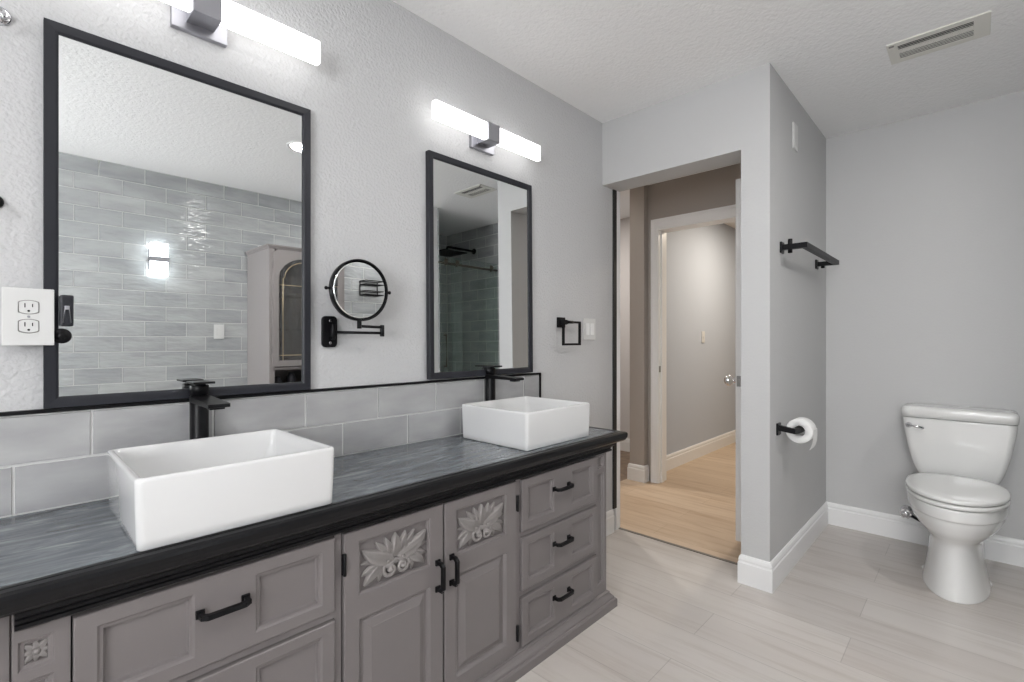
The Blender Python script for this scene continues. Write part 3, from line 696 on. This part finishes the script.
m = MB().lathe((3.6095,.285,.178),(-1,0,0),[(.028,0),(.026,.005),(.010,.008),(.010,.05)],20); m.cyl((3.56,.285,.165),(3.56,.285,.20),.013,14); m.build('valve_body', M['chrome'], vv)
m = MB()
for k in range(6):
    a = 2*math.pi*k/6; m.lathe((3.53,.285+.019*math.cos(a),.178+.019*math.sin(a)),(-1,0,0),[(.009,0),(.010,.004),(.009,.010)],10)
m.lathe((3.555,.285,.178),(-1,0,0),[(.006,0),(.006,.02),(.019,.024),(.019,.036),(.006,.038)],18); m.build('valve_handle', M['chrome'], vv)
MB().tube([(3.56,.272,.168),(3.55,.25,.160),(3.54,.225,.150),(3.535,.20,.17),(3.53,.192,.25),(3.53,.19,.33),(3.53,.19,.405)], .008, 10).build('supply_hose', M['black'], vv)

# ------------------------------------------------------------------ hall: switch, ceiling lamp
hs = thing('switch_plate', 'small switch plate on the wall seen through the inner doorway', 'switch', (4.88,1.99,1.19))
MB().box(4.845,4.915,1.983,1.9895,1.135,1.25,b=.0018).build('cover_plate', M['plastic'], hs)
MB().box(4.873,4.887,1.979,1.984,1.18,1.205,b=.001).build('toggle', M['plastic'], hs)
def downlight(x, y, z, label, lens, watts, col, r=.075, name='recessed_downlight', size=.12):
    t = thing(name, label, 'light', (x, y, z), 'ceiling downlights' if name == 'recessed_downlight' else None)
    MB().lathe((x,y,z),(0,0,-1),[(r+.02,0),(r+.02,.003),(r+.014,.006),(r,.006),(r-.004,.002),(r-.004,0)],36,False,False).build('trim_ring', M['trim'], t)
    MB().lathe((x,y,z-.0005),(0,0,-1),[(r-.004,0),(r-.006,.003)],36).build('lens', lens, t)
    ld = bpy.data.lights.new('lamp_light', 'AREA'); ld.shape = 'DISK'; ld.size = size; ld.energy = watts; ld.color = col
    lo = bpy.data.objects.new('lamp_light', ld); C.objects.link(lo); lo.parent = t; lo.location = (0,0,-.012)
    return t
downlight(1.366, -.07, H, 'round recessed ceiling light mirrored in the top right of the nearer mirror', M['lamp'], DOWNLIGHT_W, (1,.985,.965))
downlight(-.05, -.07, H, 'added unseen fill light, round and recessed, directly above the viewer', M['lamp'], DOWNLIGHT_W*.5, (1,.985,.965))  # added overhead lamp, out of view, for general room light
downlight(2.5, -.65, H, 'added unseen fill light, round and recessed, between the tall cabinet and the shower', M['lamp'], DOWNLIGHT_W*.8, (1,.985,.965))  # added lamp, kept out of both mirrors, brightens shower and toilet side
downlight(4.95, 1.1, H, 'warm round ceiling light in the far room beyond the inner doorway', M['warm'], HALL_W, (1,.88,.72), name='hall_ceiling_light')
downlight(3.5, 2.8, H, 'added unseen round fill light in the hall beyond the opening', M['warm'], HALL_W*.6, (1,.94,.87), name='hall_ceiling_light')  # added lamp, out of view, lifts the dim hall walls

# ------------------------------------------------------------------ seen in the mirrors: opposite side of the room
sc = thing('wall_sconce', 'lit square wall sconce with dark band on the tiled wall, seen in nearer mirror', 'light', (.815, -1.344, 1.79))
MB().box(.755,.872,-1.343,-1.325,1.69,1.85,b=.002).build('backplate', M['satin'], sc)
MB().box(.757,.868,-1.325,-1.275,1.648,1.751,b=.004).build('glass_shade', M['sconce'], sc)
MB().box(.757,.868,-1.325,-1.275,1.786,1.888,b=.004).build('glass_shade', M['sconce'], sc)
MB().box(.753,.872,-1.325,-1.270,1.751,1.786,b=.002).build('metal_band', M['satin'], sc)
sw = thing('switch_plate', 'small white switch plate on the tiled wall, seen in the nearer mirror', 'switch', (1.225,-1.344,1.23))
MB().box(1.187,1.263,-1.344,-1.337,1.172,1.288,b=.002).build('cover_plate', M['plastic'], sw)
MB().box(1.209,1.241,-1.338,-1.3345,1.198,1.262,b=.001).build('rocker', M['plastic'], sw)

tc = thing('tall_cabinet', 'tall grey cabinet with arched glass door on the tiled wall side, seen in nearer mirror', 'cabinet', (1.725,-1.1,0))
F = Matrix(((1,0,0,0),(0,-1,0,0),(0,0,1,0),(0,0,0,1)))   # builds facing +y
cx0, cx1, yf = 1.44, 1.99, .846                           # yf is -y of the front
m = MB()
m.box(cx0,cx0+.02,-1.343,-yf,0,1.90); m.box(cx1-.02,cx1,-1.343,-yf,0,1.90); m.box(cx0+.02,cx1-.02,-1.343,-1.333,0,1.90)
for z in (0.0,.75,.925,1.88): m.box(cx0+.02,cx1-.02,-1.333,-yf-.001,z,z+.02)
m.box(cx0+.02,cx0+.04,-yf-.02,-yf,.02,1.88); m.box(cx1-.04,cx1-.02,-yf-.02,-yf,.02,1.88)
m.build('cabinet_body', M['cab2'], tc)
m = MB(); m.T = F; m.sweep([(cx0, 1.34),(cx0, yf),(cx1, yf),(cx1, 1.34)][::1], [(0,1.885),(.006,1.885),(.010,1.895),(.018,1.902),(.020,1.912),(0,1.912)]); m.build('cornice', M['cab2'], tc)
MB().box(cx0,cx1,-1.34,-yf,1.90,1.91).build('top_board', M['cab2'], tc)
# arched door frame as an extruded outline with arched opening
def arch_frame(mb, x0, x1, z0, z1, ax0, ax1, az0, spring, rise, ya, yb, n=24):
    inner = [(ax0, az0), (ax1, az0), (ax1, spring)] + [((ax0+ax1)/2 + (ax1-ax0)/2*math.cos(math.pi*k/n), spring + rise*math.sin(math.pi*k/n)) for k in range(1, n)] + [(ax0, spring)]
    outer = []
    for (x, z) in inner:
        if z <= az0+1e-6: outer.append((x0 if x < (x0+x1)/2 else x1, z0))
        elif abs(z-spring) < 1e-6: outer.append((x0 if x < (x0+x1)/2 else x1, z))
        else:
            dx, dz = x-(ax0+ax1)/2, z-spring; k = min((x1-x0)/2/max(1e-6,abs(dx)), (z1-spring)/max(1e-6,dz)); outer.append(((x0+x1)/2+dx*k, spring+dz*k))
    outer = [(min(x1,max(x0,a)), min(z1,max(z0,b_))) for a, b_ in outer]
    N = len(inner)
    rings = [[(a,ya,b_) for a,b_ in outer], [(a,yb,b_) for a,b_ in outer], [(a,yb,b_) for a,b_ in inner], [(a,ya,b_) for a,b_ in inner], [(a,ya,b_) for a,b_ in outer]]
    mb.loft(rings, False, False, False)
    return inner
m = MB(); inn = arch_frame(m, 1.464,1.966,.952,1.878, 1.507,1.925,1.0,1.655,.165, -yf, -yf+.018)
dd = m.build('glass_door', M['cab2'], tc)
MB().box(1.52,1.93,-yf+.006,-yf+.009,.99,1.825).build('door_pane', M['cglass'], dd)
m = MB()
arcp = [((1.725)+.172*math.cos(math.pi*k/20), -yf+.010, 1.655+.14*math.sin(math.pi*k/20)) for k in range(21)]
m.tube(arcp, .003, 6); m.tube([(1.540,-yf+.010,1.655),(1.540,-yf+.010,1.0)],.003,6); m.tube([(1.892,-yf+.010,1.655),(1.892,-yf+.010,1.0)],.003,6); m.tube([(1.507,-yf+.010,1.04),(1.925,-yf+.010,1.04)],.003,6)
m.tube([(1.507,-yf+.010,1.60),(1.925,-yf+.010,1.60)],.0025,6)
m.build('leaded_line', M['lead'], dd)
for hz in (1.754,1.083): MB().box(1.464,1.474,-yf,-yf+.012,hz-.028,hz+.028,b=.002).build('hinge', M['black'], dd)
MB().lathe((1.95,-yf+.018,1.35),(0,1,0),[(.006,0),(.006,.012),(.013,.018),(.013,.026),(.004,.03)],16).build('door_knob', M['black'], dd)
for z in (1.25,1.54): MB().box(1.472,1.978,-1.33,-.88,z,z+.012).build('shelf', M['cab2'], tc)
for xa, xb in ((1.493,1.722),(1.728,1.957)):
    m = MB(); m.T = F; m.front(xa, xb, .03, .74, yf-.018, .018, [(xa+.04, xb-.04, .09, .68, raised)]); q = m.build('lower_door', M['cab2'], tc)
    MB().lathe((xb-.02 if xa < 1.6 else xa+.02,-yf+.018,.5),(0,1,0),[(.006,0),(.006,.012),(.013,.018),(.013,.026),(.004,.03)],16).build('door_knob', M['black'], q)
for k, xx in enumerate((1.55,1.66,1.79,1.89)):
    h_ = (.09,.12,.075,.11)[k]
    lab = ('leftmost','second from left','second from right','rightmost')[k]
    tag(MB().lathe((xx,-.98,.771),(0,0,1),[(.03,0),(.036,.01),(.036,h_*.7),(.02,h_*.88),(.02,h_)],20).build('storage_jar', M['jar']), lab + ' of the four dark jars in the open niche of the tall cabinet', 'jar', 'jars in the cabinet niche')

sd = thing('shower_door', 'sliding glass shower door with bronze rail, seen in the farther mirror', 'shower door', (3.2,-.5,0))
m = MB().cyl((2.82,-.500,1.93),(3.60,-.500,1.93),.0125,16); m.build('rail', M['bronze'], sd)
MB().box(2.985,3.602,-.512,-.504,.06,2.0).build('fixed_pane', M['glass'], sd)
mp = MB().box(2.825,3.10,-.492,-.484,.06,1.99).build('sliding_pane', M['glass'], sd)
m = MB().tube([(2.87,-.484,1.245),(2.87,-.45,1.245),(2.87,-.45,.95),(2.87,-.484,.95)], .009, 12); m.build('door_handle', M['bronze'], mp)
m = MB()
for xx in (2.90,3.04,3.50): m.lathe((xx,-.482,1.945),(0,1,0),[(.022,0),(.024,.003),(.024,.010),(.01,.013)],18); m.box(xx-.007,xx+.007,-.498,-.486,1.905,1.975,b=.002)
m.build('roller', M['bronze'], sd)
MB().box(2.825,3.605,-.56,-.44,0,.06,b=.004).build('curb', M['porc'], sd)
sh = thing('shower_head', 'black square rain shower head on a long arm, seen in the farther mirror', 'shower head', (3.6,-.86,2.18))
m = MB().lathe((3.603,-.86,2.185),(-1,0,0),[(.032,0),(.032,.008),(.014,.012)],20); m.tube([(3.60,-.86,2.185),(3.24,-.86,2.185),(3.225,-.86,2.18),(3.22,-.86,2.165),(3.22,-.86,2.13)],.0125,14); m.build('shower_arm', M['black'], sh)
MB().box(3.07,3.37,-1.01,-.71,2.112,2.122,b=.002).build('rain_plate', M['black'], sh)
wc = thing('wire_caddy', 'black two-tier wire shelf on the tiled wall, seen in the round mirror', 'shelf', (2.46,-1.344,1.6))
m = MB()
for zz in (1.60,1.70):
    for dz in (0,.035): m.tube([(2.41,-1.338,zz+dz),(2.60,-1.338,zz+dz),(2.60,-1.23,zz+dz),(2.41,-1.23,zz+dz)],.005,8,closed=True)
    for k in range(9): m.tube([(2.41+.0238*k,-1.338,zz),(2.41+.0238*k,-1.23,zz)],.0025,6)
for xx in (2.41,2.60): m.tube([(xx,-1.338,1.60),(xx,-1.338,1.735)],.005,8)
m.build('wire_frame', M['black'], wc)
